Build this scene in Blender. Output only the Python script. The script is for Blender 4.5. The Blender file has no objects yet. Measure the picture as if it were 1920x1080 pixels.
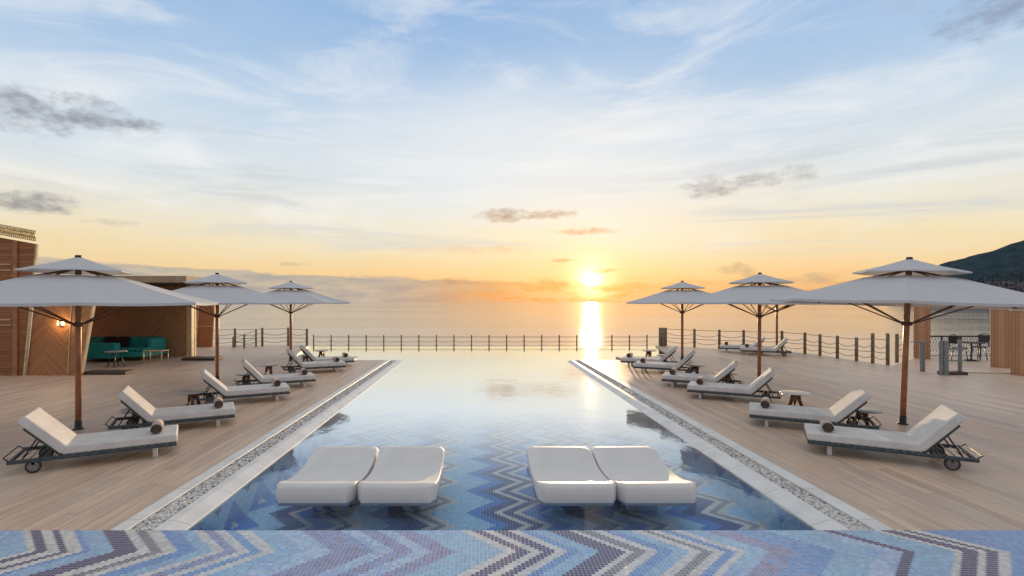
import bpy, bmesh, math, random
from mathutils import Vector, Matrix
random.seed(7)
R = math.radians
scene = bpy.context.scene
COL = scene.collection
H = 2.3            # eye height above the deck
F = 960.0          # focal length in photograph pixels

def lin(r, g, b):
    f = lambda c: (c/255/12.92) if c/255 <= .04045 else ((c/255+.055)/1.055)**2.4
    return (f(r), f(g), f(b), 1.0)

# ------------------------------------------------------------------ camera
cd = bpy.data.cameras.new('camera'); cam = bpy.data.objects.new('camera', cd); COL.objects.link(cam)
cam.location = (0, 0, H); cam.rotation_euler = (R(90), 0, 0)
cd.sensor_width = 36; cd.lens = 18.0
cd.shift_x = (960-899)/1920; cd.shift_y = (567-540)/1920
cd.clip_start = .05; cd.clip_end = 150000
scene.camera = cam
scene.view_settings.view_transform = 'Standard'; scene.view_settings.look = 'None'
scene.view_settings.exposure = 0.0; scene.view_settings.gamma = 1
scene.cycles.use_denoising = True
scene.cycles.max_bounces = 8; scene.cycles.transparent_max_bounces = 12
scene.cycles.sample_clamp_indirect = 6

# ------------------------------------------------------------------ node helpers
class NG:
    def __init__(s, nt): s.nt = nt; s.N = nt.nodes; s.L = nt.links
    def node(s, t, **k):
        n = s.N.new(t)
        for a, v in k.items(): setattr(n, a, v)
        return n
    def put(s, sock, v):
        if isinstance(v, bpy.types.NodeSocket): s.L.new(v, sock)
        elif v is not None: sock.default_value = v
    def m(s, op, a, b=None, c=None, clamp=False):
        n = s.node('ShaderNodeMath', operation=op, use_clamp=clamp)
        s.put(n.inputs[0], a); s.put(n.inputs[1], b)
        if c is not None: s.put(n.inputs[2], c)
        return n.outputs[0]
    def xyz(s, x=0., y=0., z=0.):
        n = s.node('ShaderNodeCombineXYZ'); s.put(n.inputs[0], x); s.put(n.inputs[1], y); s.put(n.inputs[2], z); return n.outputs[0]
    def sep(s, v):
        n = s.node('ShaderNodeSeparateXYZ'); s.put(n.inputs[0], v); return n.outputs
    def mix(s, fac, a, b, blend='MIX'):
        n = s.node('ShaderNodeMix', data_type='RGBA', blend_type=blend)
        s.put(n.inputs[0], fac); s.put(n.inputs[6], a); s.put(n.inputs[7], b); return n.outputs[2]
    def ramp(s, fac, stops, interp='LINEAR'):
        n = s.node('ShaderNodeValToRGB'); cr = n.color_ramp; cr.interpolation = interp
        while len(cr.elements) > 1: cr.elements.remove(cr.elements[-1])
        cr.elements[0].position = stops[0][0]; cr.elements[0].color = stops[0][1]
        for p, c in stops[1:]:
            e = cr.elements.new(p); e.color = c
        s.put(n.inputs[0], fac); return n.outputs[0]
    def noise(s, vec, scale, detail=4, rough=.55, dist=0., dim='3D'):
        n = s.node('ShaderNodeTexNoise', noise_dimensions=dim)
        s.put(n.inputs['Vector'], vec); s.put(n.inputs['Scale'], scale); s.put(n.inputs['Detail'], detail)
        s.put(n.inputs['Roughness'], rough); s.put(n.inputs['Distortion'], dist); return n.outputs[0]
    def mapr(s, v, a, b, c=0., d=1., smooth=True):
        n = s.node('ShaderNodeMapRange', interpolation_type='SMOOTHSTEP' if smooth else 'LINEAR')
        for i, q in enumerate((v, a, b, c, d)): s.put(n.inputs[i], q)
        return n.outputs[0]
    def white(s, vec):
        n = s.node('ShaderNodeTexWhiteNoise', noise_dimensions='3D'); s.put(n.inputs[0], vec); return n.outputs

# ------------------------------------------------------------------ world: sunset sky
SUN_AZ, SUN_EL = math.atan((1108-899)/F), R(2.4)
W = bpy.data.worlds.new('World'); scene.world = W; W.use_nodes = True
g = NG(W.node_tree); g.N.clear()
tc = g.node('ShaderNodeTexCoord')
dirv = tc.outputs['Generated']
nrm = g.node('ShaderNodeVectorMath', operation='NORMALIZE'); g.put(nrm.inputs[0], dirv); D = nrm.outputs[0]
dx, dy, dz = g.sep(D)
az = g.m('MULTIPLY', g.m('ARCTAN2', dx, dy), 57.29578)     # degrees, 0 = straight out to sea
el = g.m('MULTIPLY', g.m('ARCSINE', dz), 57.29578)
sd = Vector((math.sin(SUN_AZ)*math.cos(SUN_EL), math.cos(SUN_AZ)*math.cos(SUN_EL), math.sin(SUN_EL)))
dt = g.node('ShaderNodeVectorMath', operation='DOT_PRODUCT'); g.put(dt.inputs[0], D); dt.inputs[1].default_value = sd
ang = g.m('MULTIPLY', g.m('ARCCOSINE', g.m('MINIMUM', dt.outputs['Value'], 1.0)), 57.29578)
wob = g.noise(g.xyz(g.m('MULTIPLY', az, .05), g.m('MULTIPLY', el, .12), 3.), 1.0, 4, .6)
elw = g.m('ADD', el, g.m('MULTIPLY', g.m('SUBTRACT', wob, .5), g.mapr(el, 0., 12., .4, 9.)))
base = g.ramp(g.m('DIVIDE', elw, 50.), [
    (0.00, lin(222, 172, 134)), (0.03, lin(238, 188, 130)), (0.06, lin(244, 206, 150)), (0.09, lin(242, 216, 168)),
    (0.13, lin(240, 226, 194)), (0.18, lin(236, 230, 214)), (0.25, lin(222, 228, 230)), (0.35, lin(202, 218, 233)),
    (0.46, lin(172, 199, 229)), (0.60, lin(150, 184, 224)), (0.72, lin(192, 203, 218)), (1.0, lin(218, 218, 220))])
# the sky behind the terrace is dimmed, standing in for the unseen hotel's shade
base = g.mix(g.mapr(dy, .25, -.35, 0., .75), base, lin(176, 180, 194))
# paler, less orange to the far left and far right
away = g.mapr(g.m('ABSOLUTE', g.m('SUBTRACT', az, 12.)), 14., 60., 0., 1.)
lowm = g.mapr(el, 3., 14., 1., 0.)
base = g.mix(g.m('MULTIPLY', g.m('MULTIPLY', away, lowm), .35), base, lin(236, 214, 170))
# streaky cirrus
cv = g.xyz(g.m('ADD', g.m('MULTIPLY', az, .035), g.m('MULTIPLY', el, .03)), g.m('SUBTRACT', g.m('MULTIPLY', el, .17), g.m('MULTIPLY', az, .012)), 0.)
ci = g.noise(cv, 1.1, 7, .62, .9)
cim = g.mapr(ci, .44, .72)
band = g.m('MULTIPLY', g.mapr(el, 2.5, 9.), g.mapr(el, 22., 48., 1., .35))
base = g.mix(g.m('MULTIPLY', g.m('MULTIPLY', cim, band), .6), base, lin(246, 245, 243))
cg = g.noise(g.xyz(g.m('MULTIPLY', az, .03), g.m('MULTIPLY', el, .30), 9.), 1.3, 6, .6, .6)
base = g.mix(g.m('MULTIPLY', g.mapr(cg, .50, .70), g.m('MULTIPLY', g.mapr(el, 3., 8.), g.mapr(el, 14., 24., .55, 0.))), base, lin(196, 204, 210))
# bright white veil in the middle of the sky
veil = g.m('MULTIPLY', g.mapr(g.m('ABSOLUTE', g.m('SUBTRACT', az, 4.)), 2., 30., 1., 0.), g.mapr(g.m('ABSOLUTE', g.m('SUBTRACT', el, 17.)), 1., 10., 1., 0.))
base = g.mix(g.m('MULTIPLY', veil, .45), base, lin(250, 248, 244))
# upper left stays bluer
# grey cloud bank along the left horizon
bn = g.noise(g.xyz(g.m('MULTIPLY', az, .22), g.m('MULTIPLY', el, .9), 1.), 1.0, 6, .6)
top = g.m('ADD', g.mapr(az, -45., 8., 4.0, 2.3, False), g.m('MULTIPLY', g.m('SUBTRACT', bn, .5), 1.5))
bank = g.m('MULTIPLY', g.mapr(g.m('SUBTRACT', top, el), 0., .35), g.mapr(az, 1., 8., 1., .15))
bcol = g.mix(g.mapr(bn, .35, .68), lin(158, 160, 160), lin(196, 184, 166))
bcol = g.mix(g.mapr(az, -14., 6.), bcol, lin(206, 160, 112))
base = g.mix(g.m('MULTIPLY', bank, .9), base, bcol)
# broken orange-brown cloud low under the sun
on = g.noise(g.xyz(g.m('MULTIPLY', az, .30), g.m('MULTIPLY', el, 1.6), 5.), 1.0, 6, .62)
om = g.m('MULTIPLY', g.m('MULTIPLY', g.mapr(on, .47, .60), g.mapr(el, .2, 3.4, .9, 0.)), g.mapr(az, -6., 4.))
base = g.mix(om, base, lin(226, 150, 84))
# light of the sun in the air
def gauss(w): 
    q = g.m('DIVIDE', ang, w); return g.m('EXPONENT', g.m('MULTIPLY', g.m('MULTIPLY', q, q), -1.))
def addc(colr, fac, c, k):
    return g.mix(1.0, colr, g.mix(g.m('MULTIPLY', fac, k, clamp=False), (0, 0, 0, 1), c), 'ADD')
glow2 = g.m('EXPONENT', g.m('MULTIPLY', ang, -1/6.0))
mixn = g.node('ShaderNodeVectorMath', operation='SCALE'); mixn.inputs[0].default_value = (.26, .15, .045); g.put(mixn.inputs['Scale'], glow2)
mix2 = g.node('ShaderNodeVectorMath', operation='SCALE'); mix2.inputs[0].default_value = (1.2, .95, .5); g.put(mix2.inputs['Scale'], gauss(1.9))
ad = g.node('ShaderNodeVectorMath', operation='ADD'); g.put(ad.inputs[0], mixn.outputs[0]); g.put(ad.inputs[1], mix2.outputs[0])
mix3 = g.node('ShaderNodeVectorMath', operation='SCALE'); mix3.inputs[0].default_value = (1.8, 1.6, 1.1); g.put(mix3.inputs['Scale'], gauss(.75))
ad2 = g.node('ShaderNodeVectorMath', operation='ADD'); g.put(ad2.inputs[0], ad.outputs[0]); g.put(ad2.inputs[1], mix3.outputs[0])
base = g.mix(1.0, base, ad2.outputs[0], 'ADD')
# small dark cumulus: direction (photo pixel -> azimuth, elevation), half width, half height, colour, density
CL = [(40, 205, 95, 30, (136, 138, 148), 1.), (175, 216, 62, 24, (140, 141, 150), .9), (262, 234, 34, 9, (134, 136, 146), .9), (60, 382, 80, 15, (128, 130, 138), 1.),
      (205, 416, 42, 5, (196, 182, 160), .8), (944, 404, 40, 10, (176, 142, 112), 1.), (1030, 402, 42, 7, (188, 150, 112), 1.),
      (1100, 434, 50, 5, (222, 160, 104), 1.), (1335, 352, 44, 15, (170, 164, 160), 1.), (1408, 338, 48, 11, (168, 164, 164), .9),
      (1500, 326, 32, 14, (176, 174, 174), .9), (1868, 18, 105, 32, (142, 152, 174), .9), (1700, -5, 60, 20, (172, 184, 204), .7),
      (1388, 506, 32, 11, (178, 158, 128), .9), (1522, 522, 46, 8, (186, 168, 138), .9), (856, 528, 26, 6, (182, 150, 122), 1.),
      (550, 495, 24, 3, (202, 184, 152), .8), (860, 468, 120, 6, (232, 188, 138), .5), (375, 240, 26, 6, (204, 212, 220), .7),
      (1060, 488, 20, 3, (196, 140, 82), .8), (1140, 507, 24, 4, (212, 150, 82), .8), (1180, 540, 70, 6, (232, 148, 70), .8), (1040, 535, 60, 8, (226, 150, 80), .8)]
nd = g.node('ShaderNodeTexNoise', noise_dimensions='3D'); g.put(nd.inputs['Vector'], g.xyz(g.m('MULTIPLY', az, 1.), g.m('MULTIPLY', el, 1.9), 0.))
nd.inputs['Scale'].default_value = .55; nd.inputs['Detail'].default_value = 6; nd.inputs['Roughness'].default_value = .58
nz = g.m('SUBTRACT', nd.outputs[0], .5)
for (px, py, hw, hh, c, dens) in CL:
    a0 = math.atan((px-899)/F); e0 = math.degrees(math.atan((567-py)/F*math.cos(a0)))
    wa = math.degrees(hw/F)*math.cos(a0)**2; we = math.degrees(hh/F)*math.cos(a0)
    ua = g.m('DIVIDE', g.m('SUBTRACT', az, math.degrees(a0)), wa*1.25)
    ue = g.m('DIVIDE', g.m('SUBTRACT', el, e0), we*1.35)
    rr = g.m('ADD', g.m('MULTIPLY', ua, ua), g.m('MULTIPLY', ue, ue))
    mk = g.mapr(g.m('ADD', rr, g.m('MULTIPLY', nz, 4.6)), -.9, 1.5, 1., 0.)
    mk = g.m('MULTIPLY', mk, g.mapr(rr, 1.2, 2.6, dens*.85, 0.))
    base = g.mix(mk, base, lin(*c))
sky = g.node('ShaderNodeTexSky', sky_type='NISHITA'); sky.sun_disc = False
sky.sun_elevation = SUN_EL; sky.sun_rotation = SUN_AZ
bg = g.node('ShaderNodeBackground'); g.put(bg.inputs[0], base); bg.inputs[1].default_value = 1.0
bg2 = g.node('ShaderNodeBackground'); g.put(bg2.inputs[0], sky.outputs[0]); bg2.inputs[1].default_value = .008
ash = g.node('ShaderNodeAddShader'); g.L.new(bg.outputs[0], ash.inputs[0]); g.L.new(bg2.outputs[0], ash.inputs[1])
wo = g.node('ShaderNodeOutputWorld'); g.L.new(ash.outputs[0], wo.inputs[0])

sl = bpy.data.lights.new('sun', 'SUN'); so = bpy.data.objects.new('sun', sl); COL.objects.link(so)
sl.energy = 4.0; sl.angle = R(1.0); sl.color = (1, .68, .37)
so.rotation_euler = sd.to_track_quat('Z', 'Y').to_euler()

# ------------------------------------------------------------------ materials
def mat(name):
    m = bpy.data.materials.new(name); m.use_nodes = True
    n = NG(m.node_tree); b = m.node_tree.nodes['Principled BSDF']; return m, n, b
def geo(n): return n.node('ShaderNodeNewGeometry').outputs['Position']
def objc(n): return n.node('ShaderNodeTexCoord').outputs['Object']
def bump(n, b, h, s=.3, d=.01):
    k = n.node('ShaderNodeBump'); k.inputs['Strength'].default_value = s; k.inputs['Distance'].default_value = d
    n.put(k.inputs['Height'], h); n.L.new(k.outputs[0], b.inputs['Normal'])
def simple(name, c, rough=.6, var=.12, scale=8., metal=0., bmp=0., spec=.5):
    m, n, b = mat(name)
    f = n.noise(objc(n), scale, 5, .6)
    c2 = tuple(x*(1-var*2) for x in c[:3])+(1,); c3 = tuple(min(1, x*(1+var)) for x in c[:3])+(1,)
    n.put(b.inputs['Base Color'], n.mix(n.mapr(f, .3, .7), c2, c3))
    b.inputs['Roughness'].default_value = rough; b.inputs['Metallic'].default_value = metal
    b.inputs['Specular IOR Level'].default_value = spec
    if bmp: bump(n, b, n.noise(objc(n), scale*12, 3, .6), bmp, .004)
    return m
M = {}
def coping_mat():
    m, n, b = mat('coping_stone'); p = geo(n); x, y, z = n.sep(p)
    f = n.noise(p, 2.2, 6, .62); t = n.m('DIVIDE', y, .9); sl_ = n.white(n.xyz(n.m('FLOOR', t), 0., 0.))[0]
    c = n.mix(n.mapr(f, .35, .7), (.80, .785, .75, 1), (.66, .64, .60, 1)); c = n.mix(n.m('MULTIPLY', sl_, .25), c, (.62, .60, .56, 1))
    j = n.m('GREATER_THAN', n.m('ABSOLUTE', n.m('SUBTRACT', n.m('FRACT', t), .5)), .494)
    n.put(b.inputs['Base Color'], n.mix(n.m('MULTIPLY', j, .6), c, (.25, .24, .22, 1))); b.inputs['Roughness'].default_value = .5
    bump(n, b, n.noise(p, 60., 3, .6), .1, .003); return m
M['coping'] = coping_mat()
M['mattress'] = simple('mattress_fabric', (.66, .64, .61, 1), .9, .05, 5, bmp=.35, spec=.2)
M['daybed'] = simple('moulded_white', (.70, .67, .625, 1), .5, .03, 2, bmp=.05, spec=.4)
M['towel'] = simple('towel_fabric', (.50, .42, .36, 1), .95, .1, 20, bmp=.6, spec=.1)
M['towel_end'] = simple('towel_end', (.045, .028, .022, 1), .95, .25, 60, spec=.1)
M['frame'] = simple('woven_frame', (.055, .075, .085, 1), .55, .3, 40)
M['leg'] = simple('pale_leg', (.55, .53, .50, 1), .5, .08, 10)
M['rubber'] = simple('wheel_rubber', (.03, .03, .032, 1), .6, .2, 20)
M['rim'] = simple('wheel_rim', (.22, .19, .18, 1), .5, .15, 20)
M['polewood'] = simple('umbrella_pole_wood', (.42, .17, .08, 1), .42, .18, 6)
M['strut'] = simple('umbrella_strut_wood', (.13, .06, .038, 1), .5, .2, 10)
M['white'] = simple('white_stone', (.80, .785, .75, 1), .55, .05, 3, bmp=.1)
M['tabletop'] = simple('table_top_grey', (.36, .36, .35, 1), .3, .08, 4)
M['tabletop_white'] = simple('table_top_white', (.72, .70, .67, 1), .3, .05, 4)
M['pedestal'] = simple('table_leg_wood', (.20, .08, .035, 1), .4, .3, 12)
M['darkmetal'] = simple('dark_metal', (.05, .05, .055, 1), .45, .2, 20, metal=.5)
M['steel'] = simple('grey_steel', (.22, .25, .27, 1), .4, .2, 20, metal=.4)
M['post'] = simple('weathered_post', (.26, .20, .12, 1), .8, .3, 12, bmp=.4)
M['rope'] = simple('rope', (.22, .18, .12, 1), .9, .2, 40)
M['teal'] = simple('teal_upholstery', (.015, .32, .30, 1), .7, .15, 8)
M['cushion'] = simple('dark_cushion', (.03, .012, .014, 1), .9, .2, 10)
M['gold'] = simple('gold_metal', (.80, .62, .30, 1), .35, .15, 14, metal=.15)
M['trim'] = simple('pale_timber_trim', (.60, .46, .28, 1), .5, .12, 6)
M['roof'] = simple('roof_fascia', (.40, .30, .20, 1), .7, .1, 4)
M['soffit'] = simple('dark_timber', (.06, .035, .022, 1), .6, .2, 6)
M['podium'] = simple('podium_concrete', (.42, .38, .34, 1), .8, .1, 1)
M['pillar'] = simple('pillar_render', (.40, .25, .16, 1), .6, .08, 3)

def canopy_mat():
    m, n, b = mat('canopy_fabric')
    f = n.noise(objc(n), 3., 4, .6)
    n.put(b.inputs['Base Color'], n.mix(f, (.68, .69, .71, 1), (.76, .77, .79, 1)))
    b.inputs['Roughness'].default_value = .85; b.inputs['Specular IOR Level'].default_value = .2
    w = n.noise(objc(n), 60., 3, .6); bump(n, b, w, .15, .003)
    tr = n.node('ShaderNodeBsdfTranslucent'); tr.inputs[0].default_value = (.74, .66, .56, 1)
    mx = n.node('ShaderNodeMixShader'); mx.inputs[0].default_value = .30
    n.L.new(b.outputs[0], mx.inputs[1]); n.L.new(tr.outputs[0], mx.inputs[2])
    n.L.new(mx.outputs[0], m.node_tree.nodes['Material Output'].inputs[0]); return m
M['canopy'] = canopy_mat()

def deck_mat():
    m, n, b = mat('deck_boards')
    p = geo(n); x, y, z = n.sep(p)
    bx = n.m('DIVIDE', x, .145); bi = n.m('FLOOR', bx); bf = n.m('FRACT', bx)
    off = n.white(n.xyz(bi, 0., 1.))[0]
    by = n.m('ADD', n.m('DIVIDE', y, 2.6), n.m('MULTIPLY', off, 5.)); bj = n.m('FLOOR', by); bfy = n.m('FRACT', by)
    rnd = n.white(n.xyz(bi, bj, 2.))[0]
    grain = n.noise(n.xyz(n.m('MULTIPLY', x, 26.), n.m('MULTIPLY', y, 1.2), rnd), 1., 6, .65, .4)
    big = n.noise(n.xyz(n.m('MULTIPLY', x, .9), n.m('MULTIPLY', y, .22), 0.), 1., 4, .6)
    c = n.ramp(rnd, [(0, (.54, .40, .30, 1)), (.35, (.74, .545, .40, 1)), (.7, (.62, .49, .385, 1)), (1, (.80, .60, .44, 1))])
    c = n.mix(n.mapr(grain, .25, .75, .45, 0.), c, (.22, .14, .09, 1))
    c = n.mix(n.mapr(big, .42, .66, 0., .45), c, (.66, .45, .29, 1))
    st_ = n.noise(n.xyz(n.m('MULTIPLY', x, .7), n.m('MULTIPLY', y, .6), 7.), 1., 6, .7, 1.)
    c = n.mix(n.mapr(st_, .52, .72, 0., .22), c, (.34, .27, .22, 1))
    gap = n.m('MULTIPLY', n.mapr(n.m('ABSOLUTE', n.m('SUBTRACT', bf, .5)), .46, .495), .5)
    gap2 = n.m('MULTIPLY', n.mapr(n.m('ABSOLUTE', n.m('SUBTRACT', bfy, .5)), .4975, .499), .5)
    gp = n.m('MAXIMUM', gap, gap2)
    c = n.mix(gp, c, (.09, .055, .04, 1))
    n.put(b.inputs['Base Color'], c)
    n.put(b.inputs['Roughness'], n.mapr(grain, .2, .8, .36, .55)); b.inputs['Specular IOR Level'].default_value = .45
    bump(n, b, n.m('SUBTRACT', n.m('MULTIPLY', grain, .3), gp), .35, .004)
    return m
M['deck'] = deck_mat()

def wood_wall(name, c1, c2, mode):
    m, n, b = mat(name)
    p = objc(n); x, y, z = n.sep(p)
    x = n.m('ADD', x, y)
    if mode == 'herring':
        colw = .62; cx = n.m('DIVIDE', x, colw); ci_ = n.m('FLOOR', cx); tri = n.m('PINGPONG', x, colw)
        t = n.m('DIVIDE', n.m('ADD', z, tri), .075)
        idx = n.m('FLOOR', t); fr = n.m('FRACT', t); rnd = n.white(n.xyz(idx, ci_, 0.))[0]
    elif mode == 'slat_h':
        t = n.m('DIVIDE', z, .11); idx = n.m('FLOOR', t); fr = n.m('FRACT', t); rnd = n.white(n.xyz(idx, 0., 3.))[0]
    else:
        t = n.m('DIVIDE', x, .12); idx = n.m('FLOOR', t); fr = n.m('FRACT', t); rnd = n.white(n.xyz(idx, 0., 5.))[0]
    gr = n.noise(n.xyz(n.m('MULTIPLY', x, 6.), n.m('MULTIPLY', z, 6.), rnd), 3., 5, .65)
    c = n.mix(rnd, c1, c2); c = n.mix(n.mapr(gr, .3, .7, .35, 0.), c, tuple(q*.45 for q in c1[:3])+(1,))
    gp = n.mapr(n.m('ABSOLUTE', n.m('SUBTRACT', fr, .5)), .42, .5)
    c = n.mix(n.m('MULTIPLY', gp, .7), c, (.02, .012, .008, 1))
    n.put(b.inputs['Base Color'], c); b.inputs['Roughness'].default_value = .5
    bump(n, b, n.m('SUBTRACT', n.m('MULTIPLY', gr, .2), gp), .5, .01)
    return m
M['herring'] = wood_wall('herringbone_timber', (.36, .145, .050, 1), (.50, .23, .09, 1), 'herring')
M['herring_dark'] = wood_wall('herringbone_dark', (.40, .23, .12, 1), (.54, .33, .18, 1), 'herring')
M['slats'] = wood_wall('slatted_timber', (.25, .085, .026, 1), (.38, .15, .05, 1), 'slat_h')
M['vslats'] = wood_wall('vertical_timber', (.36, .14, .05, 1), (.50, .21, .08, 1), 'v')
M['pillarwood'] = wood_wall('pillar_timber', (.46, .23, .11, 1), (.58, .31, .16, 1), 'v')

CR, DP, LB, MB_, PB, GY, MV = (.64, .61, .56, 1), (.10, .075, .15, 1), (.30, .49, .64, 1), (.15, .29, .56, 1), (.42, .54, .68, 1), (.24, .22, .23, 1), (.27, .25, .38, 1)
NV = (.05, .09, .30, 1)
SEQ_L = [(-999, LB), (35, CR), (54, DP), (76, CR), (94, DP), (116, CR), (134, MB_), (150, LB), (198, DP), (245, CR), (268, GY), (292, CR), (318, MB_), (352, LB),
         (388, CR), (410, MV), (434, CR), (455, MB_), (480, CR), (505, LB), (560, PB), (610, MV), (690, PB), (730, MV), (770, PB), (800, MV), (850, LB)]
SEQ_R = [(0, LB), (938, CR), (962, DP), (988, CR), (1010, DP), (1032, CR), (1056, MB_), (1085, LB), (1125, DP), (1166, CR), (1184, GY), (1208, CR), (1232, MB_), (1262, LB),
         (1296, CR), (1314, GY), (1334, CR), (1354, MB_), (1376, CR), (1398, LB), (1440, MV), (1500, MB_), (1566, LB), (1650, PB), (1690, DP), (1715, LB),
         (1796, CR), (1812, DP), (1836, CR), (1852, DP), (1874, CR), (1894, MB_)]
MD, NY, LD = (.07, .22, .58, 1), (.018, .035, .17, 1), (.36, .60, .78, 1)
SEQ_P = [(0, MD), (70, NY), (105, CR), (130, NY), (158, CR), (184, MD), (240, LD), (310, NY), (360, CR), (385, MD), (440, CR), (466, NY), (490, CR), (516, LD), (590, MD), (640, NY), (690, CR), (714, GY), (738, CR), (764, LD)]
def mosaic(name, tile, half, y0, repeat, sat=1., gloss=.25, depthx=.00481, gain=1.):
    m, n, b = mat(name)
    p = geo(n); x, y, z = n.sep(p)
    # on upright faces let the pattern run on with the height
    yy = y if repeat else n.m('SUBTRACT', y, z)
    if repeat: x = n.m('ADD', x, z)
    tx = n.m('FLOOR', n.m('DIVIDE', x, tile)); ty = n.m('FLOOR', n.m('DIVIDE', yy, tile))
    fx = n.m('FRACT', n.m('DIVIDE', x, tile)); fy = n.m('FRACT', n.m('DIVIDE', yy, tile))
    zz = n.m('PINGPONG', n.m('SUBTRACT', n.m('MULTIPLY', ty, tile), y0), half)
    s = n.m('ADD', n.m('MULTIPLY', tx, tile), zz)
    px = n.m('ADD', n.m('DIVIDE', s, depthx), 899.)
    if repeat:
        px = n.m('WRAP', px, 1398., 505.) if False else n.m('ADD', n.m('MODULO', n.m('ADD', n.m('SUBTRACT', px, 0.), 8400.), 840.), 30.)
    W_ = 2000.
    if repeat: SEQ_P_ = SEQ_P
    else: SEQ_P_ = SEQ_L
    st = lambda S: [(max(0, q/W_), c) for q, c in S]
    left = n.ramp(n.m('DIVIDE', px, W_), st(SEQ_P_), 'CONSTANT')
    if not repeat:
        right = n.ramp(n.m('DIVIDE', px, W_), st(SEQ_R), 'CONSTANT')
        left = n.mix(n.m('GREATER_THAN', px, 899.), left, right)
    rn = n.white(n.xyz(tx, ty, 0.))
    var = n.mapr(rn[0], 0., 1., .80*gain, 1.15*gain, False)
    hs = n.node('ShaderNodeHueSaturation'); n.put(hs.inputs['Color'], left); n.put(hs.inputs['Value'], var); hs.inputs['Saturation'].default_value = sat
    patch = n.noise(n.xyz(n.m('MULTIPLY', x, 1.2), n.m('MULTIPLY', y, 1.2), 0.), 1.5, 3, .5)
    sp = n.white(n.xyz(ty, tx, 4.))[0]
    bluish = n.m('GREATER_THAN', n.m('SUBTRACT', n.sep(left)[2], n.sep(left)[0]), .1)
    c = n.mix(n.m('MULTIPLY', n.m('MULTIPLY', n.m('GREATER_THAN', sp, .55), n.mapr(patch, .35, .65, .15, .8) if not repeat else n.mapr(patch, .35, .65, .02, .2)), bluish), hs.outputs[0], n.mix(n.m('GREATER_THAN', sp, .8), (.22, .36, .66, 1), (.34, .36, .56, 1)))
    gr = n.m('MAXIMUM', n.mapr(n.m('ABSOLUTE', n.m('SUBTRACT', fx, .5)), .40, .47), n.mapr(n.m('ABSOLUTE', n.m('SUBTRACT', fy, .5)), .40, .47))
    c = n.mix(n.m('MULTIPLY', gr, .6), c, (.66, .70, .74, 1))
    n.put(b.inputs['Base Color'], c); b.inputs['Roughness'].default_value = gloss
    bump(n, b, n.m('SUBTRACT', 1., gr), .25, .002)
    return m
M['mosaic'] = mosaic('mosaic_tiles', .036, .62, 4.62, False)
M['mosaic_pool'] = mosaic('mosaic_tiles_pool', .036, .385, 7.06, True, 1.1, .4, .0046, 1.12)
M['waterline'] = simple('waterline_tiles', (.03, .06, .22, 1), .3, .3, 30)

def water_mat():
    m, n, b = mat('pool_water'); n.N.remove(b)
    p = geo(n); x, y, z = n.sep(p)
    w1 = n.noise(n.xyz(n.m('MULTIPLY', x, 1.3), n.m('MULTIPLY', y, .8), 0.), 1., 5, .55, .3)
    w2 = n.noise(n.xyz(n.m('MULTIPLY', x, 9.), n.m('MULTIPLY', y, 5.), 0.), 1., 3, .5)
    k = n.node('ShaderNodeBump'); k.inputs['Strength'].default_value = .22; k.inputs['Distance'].default_value = .03
    n.put(k.inputs['Height'], n.m('ADD', w1, n.m('MULTIPLY', w2, .10)))
    fr = n.node('ShaderNodeFresnel'); fr.inputs[0].default_value = 1.33; n.L.new(k.outputs[0], fr.inputs['Normal'])
    fac = n.mapr(fr.outputs[0], .10, .305, .05, .94)
    tr = n.node('ShaderNodeBsdfTransparent'); tr.inputs[0].default_value = (.92, .97, 1., 1)
    gl = n.node('ShaderNodeBsdfGlossy'); gl.inputs['Roughness'].default_value = .05; gl.inputs[0].default_value = (.90, .96, 1., 1)
    n.L.new(k.outputs[0], gl.inputs['Normal'])
    mx = n.node('ShaderNodeMixShader'); n.put(mx.inputs[0], fac); n.L.new(tr.outputs[0], mx.inputs[1]); n.L.new(gl.outputs[0], mx.inputs[2])
    n.L.new(mx.outputs[0], m.node_tree.nodes['Material Output'].inputs[0]); return m
M['water'] = water_mat()

def sea_mat():
    m, n, b = mat('sea_water')
    p = geo(n); x, y, z = n.sep(p)
    b.inputs['Roughness'].default_value = .09; b.inputs['IOR'].default_value = 1.7
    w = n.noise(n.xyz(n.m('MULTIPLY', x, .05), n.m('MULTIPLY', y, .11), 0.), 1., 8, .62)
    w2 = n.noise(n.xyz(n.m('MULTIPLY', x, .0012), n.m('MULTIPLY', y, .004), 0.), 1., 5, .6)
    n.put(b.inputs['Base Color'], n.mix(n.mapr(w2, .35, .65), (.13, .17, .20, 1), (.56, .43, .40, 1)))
    k = n.node('ShaderNodeBump'); n.put(k.inputs['Strength'], n.mapr(w2, .35, .65, .10, .28)); k.inputs['Distance'].default_value = 2.5
    n.put(k.inputs['Height'], w); n.L.new(k.outputs[0], b.inputs['Normal'])
    return m
M['sea'] = sea_mat()

def hill_mat():
    m, n, b = mat('hazy_hill_forest')
    p = geo(n); x, y, z = n.sep(p)
    a = n.noise(p, .012, 8, .7)
    c = n.mix(n.mapr(a, .35, .65), (.024, .046, .060, 1), (.044, .074, .084, 1))  # forest tones lifted and blued, so distance haze sits in the colour
    e = n.noise(n.xyz(n.m('MULTIPLY', x, .03), n.m('MULTIPLY', y, .02), n.m('MULTIPLY', z, .03)), 1., 7, .7)
    c2 = n.mix(n.mapr(e, .38, .62), (.05, .05, .055, 1), (.17, .14, .15, 1))
    c = n.mix(n.mapr(n.m('ADD', z, n.m('MULTIPLY', a, 60.)), 225., 165.), c, c2)
    n.put(b.inputs['Base Color'], c); b.inputs['Roughness'].default_value = .95; b.inputs['Specular IOR Level'].default_value = .1
    bump(n, b, a, .8, 30.)
    return m
M['hill'] = hill_mat()
M['hilltree'] = simple('hillside_foliage', (.065, .066, .074, 1), .95, .4, .02, spec=.1)
M['pebble'] = None
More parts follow.
